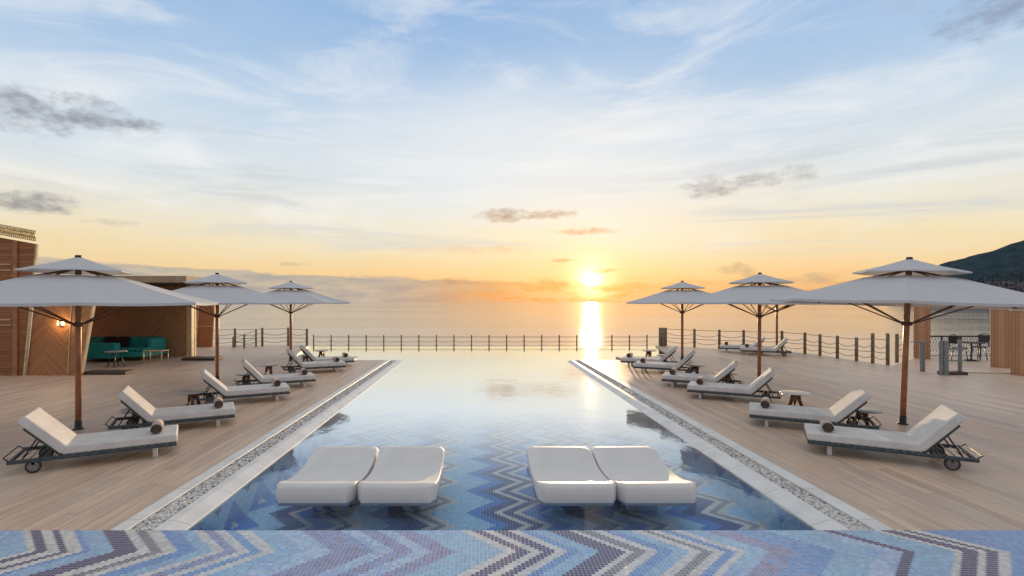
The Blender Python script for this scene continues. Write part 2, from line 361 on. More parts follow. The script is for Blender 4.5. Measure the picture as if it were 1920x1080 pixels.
def pebble_mat():
    m, n, b = mat('pebbles')
    r = n.node('ShaderNodeNewGeometry').outputs['Random Per Island']
    n.put(b.inputs['Base Color'], n.ramp(r, [(0, (.72, .70, .66, 1)), (.3, (.60, .58, .54, 1)), (.55, (.80, .78, .74, 1)), (.78, (.46, .40, .33, 1)), (.88, (.18, .16, .15, 1)), (.93, (.66, .60, .50, 1)), (1, (.5, .5, .5, 1))]))
    b.inputs['Roughness'].default_value = .5; return m
M['pebble'] = pebble_mat()
def emit_mat():
    m, n, b = mat('lamp_glow'); b.inputs['Emission Color'].default_value = (1, .66, .25, 1); b.inputs['Emission Strength'].default_value = 9; return m
M['glow'] = emit_mat()

# ------------------------------------------------------------------ mesh helpers
class MB:
    def __init__(s): s.v = []; s.f = []; s.sm = []
    def add(s, vs, fs, smooth=False):
        o = len(s.v); s.v += [tuple(q) for q in vs]; s.f += [tuple(i+o for i in f) for f in fs]; s.sm += [smooth]*len(fs); return s
    def box(s, x0, x1, y0, y1, z0, z1, mtx=None):
        vs = [Vector((x, y, z)) for x in (x0, x1) for y in (y0, y1) for z in (z0, z1)]
        if mtx: vs = [mtx @ q for q in vs]
        return s.add(vs, [(0, 1, 3, 2), (4, 6, 7, 5), (0, 4, 5, 1), (2, 3, 7, 6), (0, 2, 6, 4), (1, 5, 7, 3)])
    def prism(s, poly, a, b, axis='z'):
        """closed outline swept between a and b along an axis"""
        k = len(poly)
        def P(u, v, w): return {'z': (u, v, w), 'y': (u, w, v), 'x': (w, u, v)}[axis]
        vs = [P(u, v, a) for u, v in poly]+[P(u, v, b) for u, v in poly]
        fs = [tuple(range(k-1, -1, -1)), tuple(range(k, 2*k))]+[(i, (i+1) % k, k+(i+1) % k, k+i) for i in range(k)]
        return s.add(vs, fs)
    def tube(s, pts, r, n=8, smooth=True):
        pts = [Vector(p) for p in pts]; rs = r if isinstance(r, (list, tuple)) else [r]*len(pts)
        vs = []; 
        for i, p in enumerate(pts):
            d = (pts[min(i+1, len(pts)-1)]-pts[max(i-1, 0)]).normalized()
            up = Vector((0, 0, 1)) if abs(d.z) < .95 else Vector((1, 0, 0))
            a = d.cross(up).normalized(); c = d.cross(a).normalized()
            vs += [p+(a*math.cos(t)+c*math.sin(t))*rs[i] for t in [2*math.pi*j/n for j in range(n)]]
        fs = [(i*n+j, i*n+(j+1) % n, (i+1)*n+(j+1) % n, (i+1)*n+j) for i in range(len(pts)-1) for j in range(n)]
        s.add(vs, fs, smooth)
        o = len(s.v)-len(vs)
        s.f += [tuple(o+j for j in range(n-1, -1, -1)), tuple(o+(len(pts)-1)*n+j for j in range(n))]; s.sm += [False, False]
        return s
    def lathe(s, prof, n=24, c=(0, 0, 0), smooth=True):
        vs = [(c[0]+r*math.cos(2*math.pi*j/n), c[1]+r*math.sin(2*math.pi*j/n), c[2]+z) for r, z in prof for j in range(n)]
        fs = [(i*n+j, i*n+(j+1) % n, (i+1)*n+(j+1) % n, (i+1)*n+j) for i in range(len(prof)-1) for j in range(n)]
        return s.add(vs, fs, smooth)
    def build(s, name, m, parent=None, bevel=0., seg=2, label=None):
        me = bpy.data.meshes.new(name); me.from_pydata(s.v, [], s.f); me.update()
        bm = bmesh.new(); bm.from_mesh(me)
        if len(s.f) < 30000: bmesh.ops.recalc_face_normals(bm, faces=bm.faces)
        bm.to_mesh(me); bm.free()
        for p, q in zip(me.polygons, s.sm): p.use_smooth = q
        me.materials.append(m)
        o = bpy.data.objects.new(name, me); COL.objects.link(o)
        if parent: o.parent = parent
        if bevel:
            b = o.modifiers.new('bevel', 'BEVEL'); b.width = bevel; b.segments = seg; b.limit_method = 'ANGLE'; b.angle_limit = R(40)
            if seg > 2:
                for p in me.polygons: p.use_smooth = True
                if hasattr(b, 'harden_normals'): b.harden_normals = True
        if label: o['label'] = label
        return o
def tag(o, label=None, cat=None, group=None, kind=None):
    if label: o['label'] = label
    if cat: o['category'] = cat
    if group: o['group'] = group
    if kind: o['kind'] = kind
    return o
def empty(name, loc=(0, 0, 0), rz=0., **k):
    o = bpy.data.objects.new(name, None); COL.objects.link(o); o.location = loc; o.rotation_euler = (0, 0, rz); o.empty_display_size = .2
    return tag(o, **k)
def copy_tree(o, parent=None):
    c = o.copy(); COL.objects.link(c)
    if parent: c.parent = parent
    for ch in [q for q in bpy.data.objects if q.parent == o]: copy_tree(ch, c)
    return c
def at(px, py, z=0.):
    """ground point that the photograph shows at a pixel, for a known height"""
    Y = (H-z)*F/(py-567); return Vector(((px-899)*Y/F, Y, z))
def struct(name, mb, m, **k): return tag(mb.build(name, m, **k), kind='structure')

# ------------------------------------------------------------------ setting
SEA_Z = -22.
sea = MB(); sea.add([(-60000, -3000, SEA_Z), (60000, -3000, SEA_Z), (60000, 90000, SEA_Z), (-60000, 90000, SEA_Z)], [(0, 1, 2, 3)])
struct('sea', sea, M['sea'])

XL0, XL1, XL2, XL3 = -3.72, -3.55, -3.30, -3.02       # left edge: kerb outer, pebbles, slab, water
XR0, XR1, XR2, XR3 = 4.19, 3.99, 3.75, 3.49           # right edge
YN, YD, YE = 5.12, 20.4, 27.4                         # ledge edge, end of the side decks, infinity edge
dl = MB(); dl.prism([(-30, -4), (XL0, -4), (XL0, YD), (-5.2, YD), (-5.2, 21.8), (-7.9, 21.8), (-9.15, YE+.1), (-11.2, YE+.3), (-13.5, 27.3), (-30, 27.3)], -1.1, 0.)
struct('deck', dl, M['deck'])
dr = MB(); dr.prism([(34, -4), (34, 25), (18.9, 21.9), (15.0, 18.6), (14.9, 22.6), (14.4, 24.4), (11.5, 25.6), (10.0, YE+.1), (9.45, YE+.1), (8.3, 21.8), (5.8, 21.8), (5.8, YD), (XR0, YD), (XR0, -4)], -1.1, 0.)
struct('deck', dr, M['deck'])
pod = MB(); pod.prism([(-30, -4), (34, -4), (34, 18), (14.6, 18.4), (14.2, 24), (9.6, YE-.2), (-9.4, YE-.2), (-30, 27)], SEA_Z-1, -1.11)
struct('podium', pod, M['podium'])
# kerbs, slabs
def kerb(xa, xb, name, z0=-.3, z1=.012, y1=YD):
    b = MB(); b.box(min(xa, xb), max(xa, xb), YN-.05, y1, z0, z1); return struct(name, b, M['coping'], bevel=.008)
kerb(XL0+.004, XL1, 'kerb'); kerb(XR0-.004, XR1, 'kerb')
for (a, b_, c) in ((XL2, XL3, 1), (XR2, XR3, -1)):
    s = MB()
    s.prism([(a, -.3), (a, .004), (a+c*.10, .002), (b_-c*.02, -.052), (b_, -.075), (b_, -.085), (b_-c*.03, -.085), (b_-c*.03, -.3)], YN-.05, YD, 'y')
    struct('pool_edging', s, M['coping'], bevel=.004)
for (a, b_) in ((XL1, XL2), (XR2, XR1)):
    s = MB(); s.box(a+.003, b_-.003, YN-.05, YD, -.3, -.045); struct('pebble_bed', s, M['podium'])
# pebbles
ico = bmesh.new(); bmesh.ops.create_icosphere(ico, subdivisions=1, radius=1.)
IV = [v.co.copy() for v in ico.verts]; IF = [tuple(v.index for v in f.verts) for f in ico.faces]; ico.free()
for (a, b_, lab) in ((XL1, XL2, 1), (XR2, XR1, 2)):
    mb = MB()
    for i in range(8500):
        y = YN+(YD-YN)*random.random()**1.5; x = random.uniform(a+.02, b_-.02)
        r = random.uniform(.010, .021); q = Matrix.Rotation(random.uniform(0, 6.28), 3, 'Z') @ Matrix.Diagonal((r*random.uniform(.8, 1.5), r, r*random.uniform(.5, .8)))
        c = Vector((x, y, -.030+random.uniform(0, .026)))
        mb.add([c+q @ v for v in IV], IF, True)
    tag(mb.build('pebbles', M['pebble']), kind='stuff')
# pool
fl = MB(); fl.box(XL3-.3, XR3+.3, YN-.3, YD+.01, -1.0, -.45); struct('pool_floor', fl, M['mosaic_pool'])
fl2 = MB(); fl2.prism([(-9.3, YD+.01), (10.1, YD+.01), (10.1, YE), (-9.3, YE)], -1.0, -.45); struct('pool_floor', fl2, M['mosaic_pool'])
for (a, b_) in ((XL3-.028, XL3-.002), (XR3+.002, XR3+.028)):
    s = MB(); s.box(a, b_, YN-.04, YD-.02, -.45, -.0865); struct('pool_wall', s, M['mosaic_pool'])
wt = MB(); wt.prism([(XL3-.01, YN-.1), (XR3+.01, YN-.1), (XR3+.01, YD), (5.8, YD), (5.8, 21.8), (8.32, 21.8), (9.47, YE+.1), (-9.17, YE+.1), (-7.88, 21.8), (-5.2, 21.8), (-5.2, YD), (XL3-.01, YD)], 0, 1)
wt.v = [v for v in wt.v[:12]]; wt.f = [tuple(range(12))]; wt.sm = [False]
wo_ = struct('pool_water', wt, M['water']); wo_.location.z = -.06
for v in []: pass
we = MB(); we.box(-9.3, 9.6, YE+.1, YE+.3, -1.0, -.075); struct('infinity_edge', we, M['white'])
# mosaic ledge in front
lg = MB(); lg.prism([(2.2, -1.0), (YN+.02, -1.0), (YN+.02, -.02), (YN+.01, .012), (YN-.02, .03), (2.2, .03)], -12., 12., 'x')
ledge = struct('mosaic_ledge', lg, M['mosaic'], bevel=.004)
# lower walk outside the infinity edge
lw = MB(); lw.box(-11.5, 11.5, YE+.6, 31., -1.2, -.80); struct('lower_walkway', lw, M['podium'])

# hill
def e_of(r): return .0729+.296*(r-.897) if r > .897 else max(-.02, .0729-.72*(.897-r))
hv = []; NI, NJ = 120, 60
for j in range(NJ):
    t = j/(NJ-1); Y = 3600+1500*t
    for i in range(NI):
        r = .78+1.1*i/(NI-1); e = e_of(r); zr = max(0, e)*4500+24
        k = min(1, t/.6); s_ = k*k*(3-2*k) if t < .6 else 1-.35*(t-.6)/.4
        n_ = math.sin(i*.9+j*.4)*3+math.sin(i*.33-j*.8)*6+random.uniform(-2.5, 2.5)
        hv.append((r*Y, Y, SEA_Z-2+zr*(k*.75+.25*s_ if t < .6 else s_)*(1 if e > 0 else 0)+(n_*min(1, t*4) if e > 0 else -4)))
hf = [(j*NI+i, j*NI+i+1, (j+1)*NI+i+1, (j+1)*NI+i) for j in range(NJ-1) for i in range(NI-1)]
hm = MB(); hm.add(hv, hf, True); struct('hill', hm, M['hill'])
ht = MB()
for i in range(3600):
    r = random.uniform(.84, 1.35); t = random.random()**1.6*.30; j = t*(NJ-1); ii = (r-.78)/1.1*(NI-1)
    p = Vector(hv[int(j)*NI+int(ii)]); p.x += random.uniform(-10, 10)
    s_ = random.uniform(4, 7.5)
    ht.add([p+Vector((v.x*s_, v.y*s_, v.z*s_*random.uniform(.8, 1.5)+s_*.5)) for v in IV], IF)
tag(ht.build('hillside_trees', M['hilltree']), kind='stuff')

# ------------------------------------------------------------------ loungers
LW = .74
def make_lounger():
    # frame, cushions, struts, legs and wheels; foot end at the origin, tail along +x
    root = empty('sun_lounger', cat='sun lounger', group='padded sun loungers along the pool decks')
    w = LW/2
    f = MB()
    for s in (-1, 1):
        f.box(0.0, 1.94, s*w-.022, s*w+.022, .150, .200)
    for x in (0.02, .45, .9, 1.33, 1.62, 1.915): f.box(x-.02, x+.02, -w+.023, w-.023, .155, .192)
    f.build('frame', M['frame'], root, bevel=.008)
    d = MB()
    for k in range(14): 
        x = .06+k*.093
        d.box(x, x+.05, -w+.024, w-.024, .193, .199)
    d.build('slat_base', M['frame'], root)
    c = MB(); c.box(.0, 1.36, -w, w, .202, .318); c.build('seat_cushion', M['mattress'], root, bevel=.022, seg=4)
    mt = Matrix.Translation((1.375, 0, .205)) @ Matrix.Rotation(-R(46), 4, 'Y')
    c = MB(); c.box(0, .68, -w, w, .004, .122, mt); c.build('back_cushion', M['mattress'], root, bevel=.022, seg=4)
    bf = MB()
    for s in (-1, 1): bf.box(-.02, .56, s*(w-.06)-.018, s*(w-.06)+.018, -.03, .002, mt)
    for k in range(5): bf.box(.08+k*.11, .13+k*.11, -w+.08, w-.08, -.024, .001, mt)
    bf.build('backrest_frame', M['frame'], root)
    for s in (-1, 1):
        st = MB(); a = mt @ Vector((.36, s*(w-.10), -.03)); st.tube([a, (1.80, s*(w-.10), .185)], .011, 6)
        st.build('backrest_strut', M['darkmetal'], root)
    tr = MB()
    for k in range(6): tr.tube([(1.45+k*.085, -w+.02, .196), (1.45+k*.085, w-.02, .196)], .006, 5)
    tr.tube([(1.93, -w+.03, .196), (1.98, -w+.03, .235), (1.98, w-.03, .235), (1.93, w-.03, .196)], .008, 6)
    tr.build('pull_handle', M['darkmetal'], root)
    for s in (-1, 1):
        l = MB(); l.box(.25, .31, s*(w-.06)-.03, s*(w-.06)+.03, 0., .152); l.build('leg', M['leg'], root, bevel=.006)
    for s in (-1, 1):
        yc = s*(w-.02); wh = MB(); y0, y1 = yc-.02, yc+.02
        rm = Matrix.Translation((1.67, yc, .09)) @ Matrix.Rotation(R(90), 4, 'X')
        tb = [(.066, -.018), (.086, -.016), (.09, -.008), (.09, .008), (.086, .016), (.066, .018), (.066, -.018)]
        n = 24; vs = [rm @ Vector((r*math.cos(2*math.pi*j/n), r*math.sin(2*math.pi*j/n), z)) for r, z in tb for j in range(n)]
        wh.add(vs, [(i*n+j, i*n+(j+1) % n, (i+1)*n+(j+1) % n, (i+1)*n+j) for i in range(len(tb)-1) for j in range(n)], True)
        wo = wh.build('wheel', M['rubber'], root)
        ri = MB(); ri.tube([rm @ Vector((0, 0, -.012)), rm @ Vector((0, 0, .012))], .0665, 20)
        ri.build('rim', M['rim'], wo)
        ax = MB(); ax.box(1.655, 1.685, yc-.012, yc+.012, .11, .151); ax.build('wheel_bracket', M['darkmetal'], root)
    return root
def make_towel():
    root = empty('rolled_towel', cat='towel', group='rolled towels on the sun loungers')
    t = MB(); n = 28
    # a rolled sheet: spiral section swept across the lounger
    pr = [(.078*math.cos(a), .078*math.sin(a)) for a in [2*math.pi*k/n for k in range(n)]]
    t.prism(pr, -.19, .19, 'y'); t.sm = [len(f) == 4 for f in t.f]
    o = t.build('towel_roll', M['towel'], root)
    for s in (-1, 1):
        sp = []; 
        for k in range(60):
            a = k/60*2*math.pi*3.2; r = .006+.066*k/59; sp.append((r*math.cos(a), s*.191, r*math.sin(a)))
        e = MB(); e.prism([(x*.93, z*.93) for x, z in pr], s*.189, s*.192, 'y')
        e.build('towel_end', M['towel_end'], root)
        e = MB(); e.tube(sp, .0020, 5); e.build('towel_fold', M['towel'], root)
    root.location.z = .318+.078
    return root
lounger0, towel0 = make_lounger(), make_towel(); used = [0]
ORD = ['nearest the mosaic ledge', 'second from the mosaic ledge', 'third from the mosaic ledge', 'fourth from the mosaic ledge', 'fifth from the mosaic ledge', 'farthest from the mosaic ledge']
TON = ['the lounger nearest the mosaic ledge', 'the second lounger from the mosaic ledge', 'the third lounger from the mosaic ledge', 'the fourth lounger from the mosaic ledge', 'the fifth lounger from the mosaic ledge', 'the lounger nearest the sea']
def place_lounger(fx, fy, side, ang_, lab, tlab):
    l = lounger0 if not used[0] else copy_tree(lounger0); t = towel0 if not used[0] else copy_tree(towel0); used[0] = 1
    # each back is set a little differently
    dl_ = R(random.uniform(-3.5, 3.5)); hv_ = Vector((1.375, 0, .205)); rm_ = Matrix.Rotation(dl_, 3, 'Y')
    for c_ in l.children:
        if c_.name.startswith(('back_cushion', 'backrest_frame')): c_.location = hv_-rm_ @ hv_; c_.rotation_euler = (0, dl_, 0)
    a = R(-ang_) if side > 0 else R(180+ang_)
    u = Vector((math.cos(a), math.sin(a), 0)); v = Vector((side*math.sin(R(ang_)), math.cos(R(ang_)), 0))
    o = Vector((fx, fy, 0))+v*(LW/2); l.location = o; l.rotation_euler = (0, 0, a); l['label'] = lab
    q = Vector((fx, fy, 0))+u*.27+v*.32; t.location = (q.x, q.y, .318+.077); t.rotation_euler = (0, 0, a+R(random.uniform(-4, 4))); t['label'] = tlab
LL = [(-4.55, 7.70, 29), (-4.57, 9.57, 28), (-4.46, 12.05, 28), (-4.46, 13.95, 27), (-4.43, 17.0, 26), (-4.5, 18.45, 27)]
RL = [(5.0, 7.80, 29), (5.04, 9.56, 28), (4.99, 12.3, 28), (4.97, 14.0, 28), (5.03, 16.75, 27), (5.05, 18.35, 27)]
for i, (x, y, a) in enumerate(LL):
    place_lounger(x, y, -1, a, 'cream padded lounger on the left deck, '+ORD[i], 'brown rolled towel on the left deck, on '+TON[i])
for i, (x, y, a) in enumerate(RL):
    place_lounger(x, y, 1, a, 'cream padded lounger on the right deck, '+ORD[i], 'brown rolled towel on the right deck, on '+TON[i])
place_lounger(11.12, 23.7, 1, 27, 'small far lounger right beside the rope fence', 'dark rolled towel on the far lounger right beside the rope fence')
place_lounger(11.45, 22.5, 1, 29, 'small far lounger in front of another by the rope fence', 'dark rolled towel on the front one of two far loungers')

# ------------------------------------------------------------------ side tables
def make_table(topm='tabletop'):
    root = empty('side_table', cat='side table', group='round side tables between the sun loungers')
    t = MB(); t.lathe([(0, .300), (.265, .300), (.292, .308), (.298, .318), (.292, .325), (0, .325)], 36); t.build('table_top', M[topm], root)
    for k in range(3):
        a = k*2.094+.5; l = MB()
        c, s = math.cos(a), math.sin(a)
        l.tube([(c*.05, s*.05, .299), (c*.085, s*.085, .15), (c*.14, s*.14, 0)], [.055, .040, .034], 8); l.build('leg', M['pedestal'], root)
    return root
tb0 = make_table(); tbw = make_table('tabletop_white')
TL = [(-6.3, 9.45), (-6.35, 11.35), (-6.45, 14.2), (-6.65, 16.2), (-6.5, 19.2), (-6.5, 21.1)]
TR = [(7.08, 9.45), (6.94, 11.25), (6.93, 14.35), (6.83, 16.2), (6.92, 19.2), (6.98, 21.1)]
TN = ['beside the lounger nearest the mosaic ledge', 'behind the second lounger from the mosaic ledge', 'beside the third lounger from the mosaic ledge', 'behind the fourth lounger from the mosaic ledge', 'beside the fifth lounger from the mosaic ledge', 'behind the lounger nearest the sea']
first = True
for side, L in (('left', TL), ('right', TR)):
    for i, (x, y) in enumerate(L):
        if side == 'right' and i == 1: o = tbw; lab = 'white topped round table on the right deck, '+TN[i]
        else:
            o = tb0 if first else copy_tree(tb0); first = False
            lab = 'grey round side table on the '+side+' deck, '+TN[i]
        o.location = (x, y, 0); o.rotation_euler.z = random.uniform(0, 3); o['label'] = lab
o = copy_tree(tb0); o.location = (12.9, 23.9, 0); o['label'] = 'small round side table beside the far loungers at the rope fence'

# ------------------------------------------------------------------ umbrellas
def make_umbrella():
    root = empty('parasol', cat='parasol', group='white two-tier parasols over the loungers')
    RV = 2.3
    p = MB(); p.tube([(0, 0, .0), (0, 0, 3.09)], .048, 14); p.build('pole', M['polewood'], root)
    s = MB(); s.lathe([(0, 0), (.09, 0), (.09, .015), (.06, .025), (.056, .16), (0, .165)], 20); s.build('pole_socket', M['darkmetal'], root)
    def oct_(r, z, k): a = 2*math.pi*k/8+R(90); return Vector((r*math.cos(a), r*math.sin(a), z))
    # panels sag between the ribs
    def shell(name, prof, sag, val):
        mb = MB(); NS = 6; rows = []
        for r, z in prof:
            row = []
            for k in range(8):
                a, b = oct_(r, z, k), oct_(r, z, k+1)
                for j in range(NS):
                    t = j/NS; q = a.lerp(b, t); w = 4*t*(1-t); d = (1-w*sag*.35); q.x *= d; q.y *= d; q.z -= w*sag*r*.12; row.append(q)
            rows.append(row)
        m_ = 8*NS; vs = [q for row in rows for q in row]
        vs += [Vector((q.x, q.y, q.z-val)) for q in rows[-1]]
        nr = len(rows)+1
        mb.add(vs, [(i*m_+j, i*m_+(j+1) % m_, (i+1)*m_+(j+1) % m_, (i+1)*m_+j) for i in range(nr-1) for j in range(m_)])
        o = mb.build(name, M['canopy'], root)
        so_ = o.modifiers.new('cloth', 'SOLIDIFY'); so_.thickness = .006
        return o
    shell('canopy', [(.66, 2.775), (1.0, 2.67), (1.6, 2.485), (RV, 2.30)], .06, .045)
    shell('canopy_cap', [(.03, 3.12), (.4, 2.995), (.87, 2.87)], .07, .022)
    fi = MB(); fi.lathe([(0, 3.16), (.05, 3.155), (.055, 3.12), (.03, 3.10), (0, 3.10)], 14); fi.build('finial', M['darkmetal'], root)
    hb = MB(); hb.lathe([(.05, 1.86), (.085, 1.87), (.085, 1.93), (.05, 1.94)], 16); hb.build('hub', M['strut'], root)
    hb = MB(); hb.lathe([(.05, 2.88), (.09, 2.89), (.09, 2.95), (.05, 2.96)], 16); hb.build('crown_hub', M['strut'], root)
    for k in range(8):
        a = oct_(.08, 2.90, k); b = oct_(.66, 2.755, k); c = oct_(RV-.03, 2.265, k)
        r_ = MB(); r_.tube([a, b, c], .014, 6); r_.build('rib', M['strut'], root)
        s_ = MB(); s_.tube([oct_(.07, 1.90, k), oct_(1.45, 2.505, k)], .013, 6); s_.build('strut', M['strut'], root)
    return root
um0 = make_umbrella()
UM = [(-7.27, 9.28, -7, (0, 0)), (-7.58, 14.8, 0, (0, 0)), (-7.48, 20.3, 8, (0, 0)), (8.0, 9.68, 5, (.6, 1.9)), (8.03, 14.7, 2, (0, .3)), (8.04, 20.3, 6, (0, 0)), (14.0, 24.1, 10, (0, 0))]
UL = ['white two-tier parasol at left, closest to the herringbone cabin wall', 'white two-tier parasol in the middle of the left deck row', 'white two-tier parasol at the sea end of the left deck',
      'large white parasol at right, in front of the hill', 'white two-tier parasol in the middle of the right deck row', 'white two-tier parasol at the sea end of the right deck', 'far parasol whose pole stands by the two far loungers']
for i, (x, y, rz, tl) in enumerate(UM):
    o = um0 if i == 0 else copy_tree(um0); o.location = (x, y, 0); o.rotation_euler = (R(tl[0]), R(tl[1]), R(rz)); o['label'] = UL[i]

# ------------------------------------------------------------------ in-pool sunbeds
def make_bed():
    root = empty('pool_daybed', cat='daybed', group='moulded white daybeds standing in the pool')
    L, w = 1.72, .94
    top = [(-.01, .08), (0, .15), (.015, .175), (.045, .19), (.10, .19), (.17, .178), (.27, .145), (.45, .100), (.80, .070), (1.1, .080), (1.32, .125), (1.52, .180), (1.64, .195), (1.70, .18), (1.73, .145)]
    bot = [(1.70, .07), (1.5, .0), (1.1, -.055), (.6, -.075), (.12, -.075), (.03, -.055), (0, -.01)]
    P = top+bot; k = len(P); NX = 14; mb = MB(); vs = []
    cx, cz = .86, .08
    for i in range(NX+1):
        x = -w/2+w*i/NX; d = abs(x)/(w/2); s = 1-.0 if d < .86 else 1-.55*((d-.86)/.14)**2.2*.25
        sz = 1 if d < .85 else 1-.20*((d-.85)/.15)**2.5
        for (y, z) in P: vs.append((x, cx+(y-cx)*(1 if d < .86 else s), cz+(z-cz)*sz))
    fs = [(i*k+j, i*k+(j+1) % k, (i+1)*k+(j+1) % k, (i+1)*k+j) for i in range(NX) for j in range(k)]
    mb.add(vs, fs, True); mb.f += [tuple(range(k-1, -1, -1)), tuple(NX*k+j for j in range(k))]; mb.sm += [True, True]
    o = mb.build('shell', M['daybed'], root); 
    bv = o.modifiers.new('b', 'BEVEL'); bv.width = .03; bv.segments = 4; bv.limit_method = 'ANGLE'; bv.angle_limit = R(50)
    b = MB(); b.box(-w/2+.25, w/2-.25, .7, 1.4, -.398, -.0); b.build('plinth', M['mosaic_pool'], root, bevel=.02)
    return root
bed0 = make_bed()
for i, (x, lab) in enumerate([(-1.97, 'white daybed in the pool, outer one of the left pair'), (-.99, 'white daybed in the pool, inner one of the left pair'),
                              (1.17, 'white daybed in the pool, inner one of the right pair'), (2.13, 'white daybed in the pool, outer one of the right pair')]):
    o = bed0 if i == 0 else copy_tree(bed0); o.location = (x, 6.02, -.05); o['label'] = lab

# ------------------------------------------------------------------ fences
def post(mb, p, h, r=.055, z0=0.):
    mb.tube([(p.x, p.y, z0), (p.x, p.y, z0+h-.03), (p.x, p.y, z0+h)], [r, r, r*.8], 10)
def rope(mb, a, b, sag, r=.011, n=8):
    a, b = Vector(a), Vector(b)
    mb.tube([a.lerp(b, t/n)-Vector((0, 0, sag*4*(t/n)*(1-t/n))) for t in range(n+1)], r, 5)
# low fence across the infinity edge, standing on the lower walkway
fe = empty('rope_fence', (0, 29.6, -.8), cat='fence', label='low post and rope fence beyond the infinity edge of the pool')
xs = [(588+32.9*k-899)*29.6/F for k in range(20)]
for x in xs:
    b = MB(); post(b, Vector((x, 0, 0)), 1.22, .038); b.build('post', M['post'], fe)
b = MB(); b.tube([(xs[0], 0, 1.10), (xs[-1]+1.0, 0, 1.10)], .017, 6); b.build('top_rail', M['rope'], fe)
for zz in (.86, .62):
    b = MB()
    for a, c in zip(xs[:-1], xs[1:]): rope(b, (a, 0, zz), (c, 0, zz), .05, .011)
    b.build('rope', M['rope'], fe)
def fence(name, pts, label, r=.06):
    fe = empty(name, tuple(pts[0][:2])+(0,), cat='fence', label=label); o = Vector((pts[0][0], pts[0][1], 0))
    P = [(Vector((x, y, 0))-o, h) for x, y, h in pts]
    for p, h in P:
        b = MB(); post(b, p, h, r); b.build('post', M['post'], fe)
    for fz, sg in ((.92, .0), (.72, .13), (.45, .02), (.30, .12)):
        b = MB()
        for (p, h), (q, k) in zip(P[:-1], P[1:]): rope(b, (p.x, p.y, min(h, 1.)*fz), (q.x, q.y, min(k, 1.)*fz), sg, .012)
        b.build('rope', M['rope'], fe)
    return fe
fence('rope_fence', [(9.9, 27.2, .96), (11.0, 26.2, .95), (11.9, 25.4, .95), (12.9, 25.0, .95), (14.3, 24.2, .96), (14.62, 23.0, .95), (14.7, 22.1, .93), (14.75, 21.1, .93), (14.8, 20.1, .93), (14.9, 19.4, 1.14), (14.95, 18.75, 1.17)],
      'tall post and rope fence around the corner of the right deck')
bg_ = MB(); post(bg_, Vector((9.62, 27.0, 0)), .97, .16); tag(bg_.build('mooring_post', M['post']), 'thick round timber post where the pool meets the right rope fence', 'post')
fence('rope_fence', [(-14.6, 26.9, .95), (-12.7, 26.6, .95), (-11.45, 27.0, .97), (-10.2, 27.3, .97), (-9.2, 27.3, .9)], 'tall post and rope fence on the left deck behind the parasols')
fence('rope_fence', [(-12.6, 26.2, .55), (-11.9, 25.9, .70), (-11.65, 26.7, .92)], 'short descending rope handrail on the left deck', r=.045)
fence('rope_fence', [(15.9, 19.5, 1.1), (17.6, 21.2, 1.05)], 'rope fence between the right deck and the timber pillar')

# ------------------------------------------------------------------ left pavilions
def slab_xz(outline, y0, y1, m, name, parent, **k):
    b = MB(); b.prism(outline, y0, y1, 'y'); return b.build(name, M[m], parent, **k)
def PX(px, py, Y): return ((px-899)*Y/F, H-(py-567)*Y/F)
Y1 = 16.1
c1 = empty('timber_cabin', (0, 0, 0), cat='cabin', label='tall brown timber cabin at the left edge with gold lattice parapet')
b = MB()
fr = [PX(-260, 704, Y1), PX(48, 704, Y1), PX(71, 458, Y1), PX(-260, 398, Y1)]
bk = [(-24, 0), (-19.2, 0), (-18.4, 4.0), (-24, 5.4)]
b.add([(x, Y1, max(z, 0)) for x, z in fr]+[(x, 20.5, z) for x, z in bk], [(0, 1, 2, 3), (7, 6, 5, 4), (1, 5, 6, 2), (0, 3, 7, 4), (3, 2, 6, 7), (0, 4, 5, 1)])
b.build('wall', M['slats'], c1)
tr = MB()
def bar(mb, p, q, w_, y0, y1):
    (x0, z0), (x1, z1) = p, q; d = Vector((x1-x0, 0, z1-z0)).normalized(); n_ = Vector((d.z, 0, -d.x))*w_/2
    vs = []
    for yy in (y0, y1):
        for (x, z), sg in (((x0, z0), -1), ((x0, z0), 1), ((x1, z1), 1), ((x1, z1), -1)): vs.append((x+n_.x*sg, yy, max(0, z+n_.z*sg)))
    mb.add(vs, [(0, 1, 2, 3), (7, 6, 5, 4), (0, 4, 5, 1), (1, 5, 6, 2), (2, 6, 7, 3), (3, 7, 4, 0)])
bar(tr, PX(47.5, 703.9, Y1), PX(71, 458, Y1), .055, Y1-.06, Y1-.002); tr.build('corner_trim', M['trim'], c1)
tr = MB(); bar(tr, PX(30, 703.9, Y1), PX(30, 452, Y1), .14, Y1-.05, Y1-.002); tr.build('mullion', M['herring'], c1)
for py in (495, 506, 575+24, 575+34):
    tr = MB(); bar(tr, PX(-260, py-1, Y1), PX(22, py+.5, Y1), .03, Y1-.03, Y1-.002); tr.build('slat_line', M['trim'], c1)
# gold lattice parapet
par = MB(); N = 26; A = PX(-260, 395, Y1); Bp = PX(73, 454, Y1)
ax_, az_ = A; bx_, bz_ = Bp; y_ = Y1-.12
def Q(t, h): return (ax_+(bx_-ax_)*t, y_, az_+(bz_-az_)*t+h+.03)
par.tube([Q(0, 0), Q(1, 0)], .022, 6); par.tube([Q(0, .34), Q(1, .30)], .018, 6)
for i in range(90):
    t0, t1 = i/90, (i+1)/90
    par.tube([Q(t0, .01), Q(t1, .31)], .013, 5); par.tube([Q(t0, .31), Q(t1, .01)], .013, 5); par.tube([Q(t0, 0), Q(t0, .31)], .010, 5)
    if random.random() < .7:
        c_ = Q((t0+t1)/2, random.choice((.1, .2, .24))); par.tube([(c_[0]-.04, c_[1]-.01, c_[2]), (c_[0]+.04, c_[1]-.01, c_[2])], .03, 6)
par.build('parapet', M['gold'], c1)
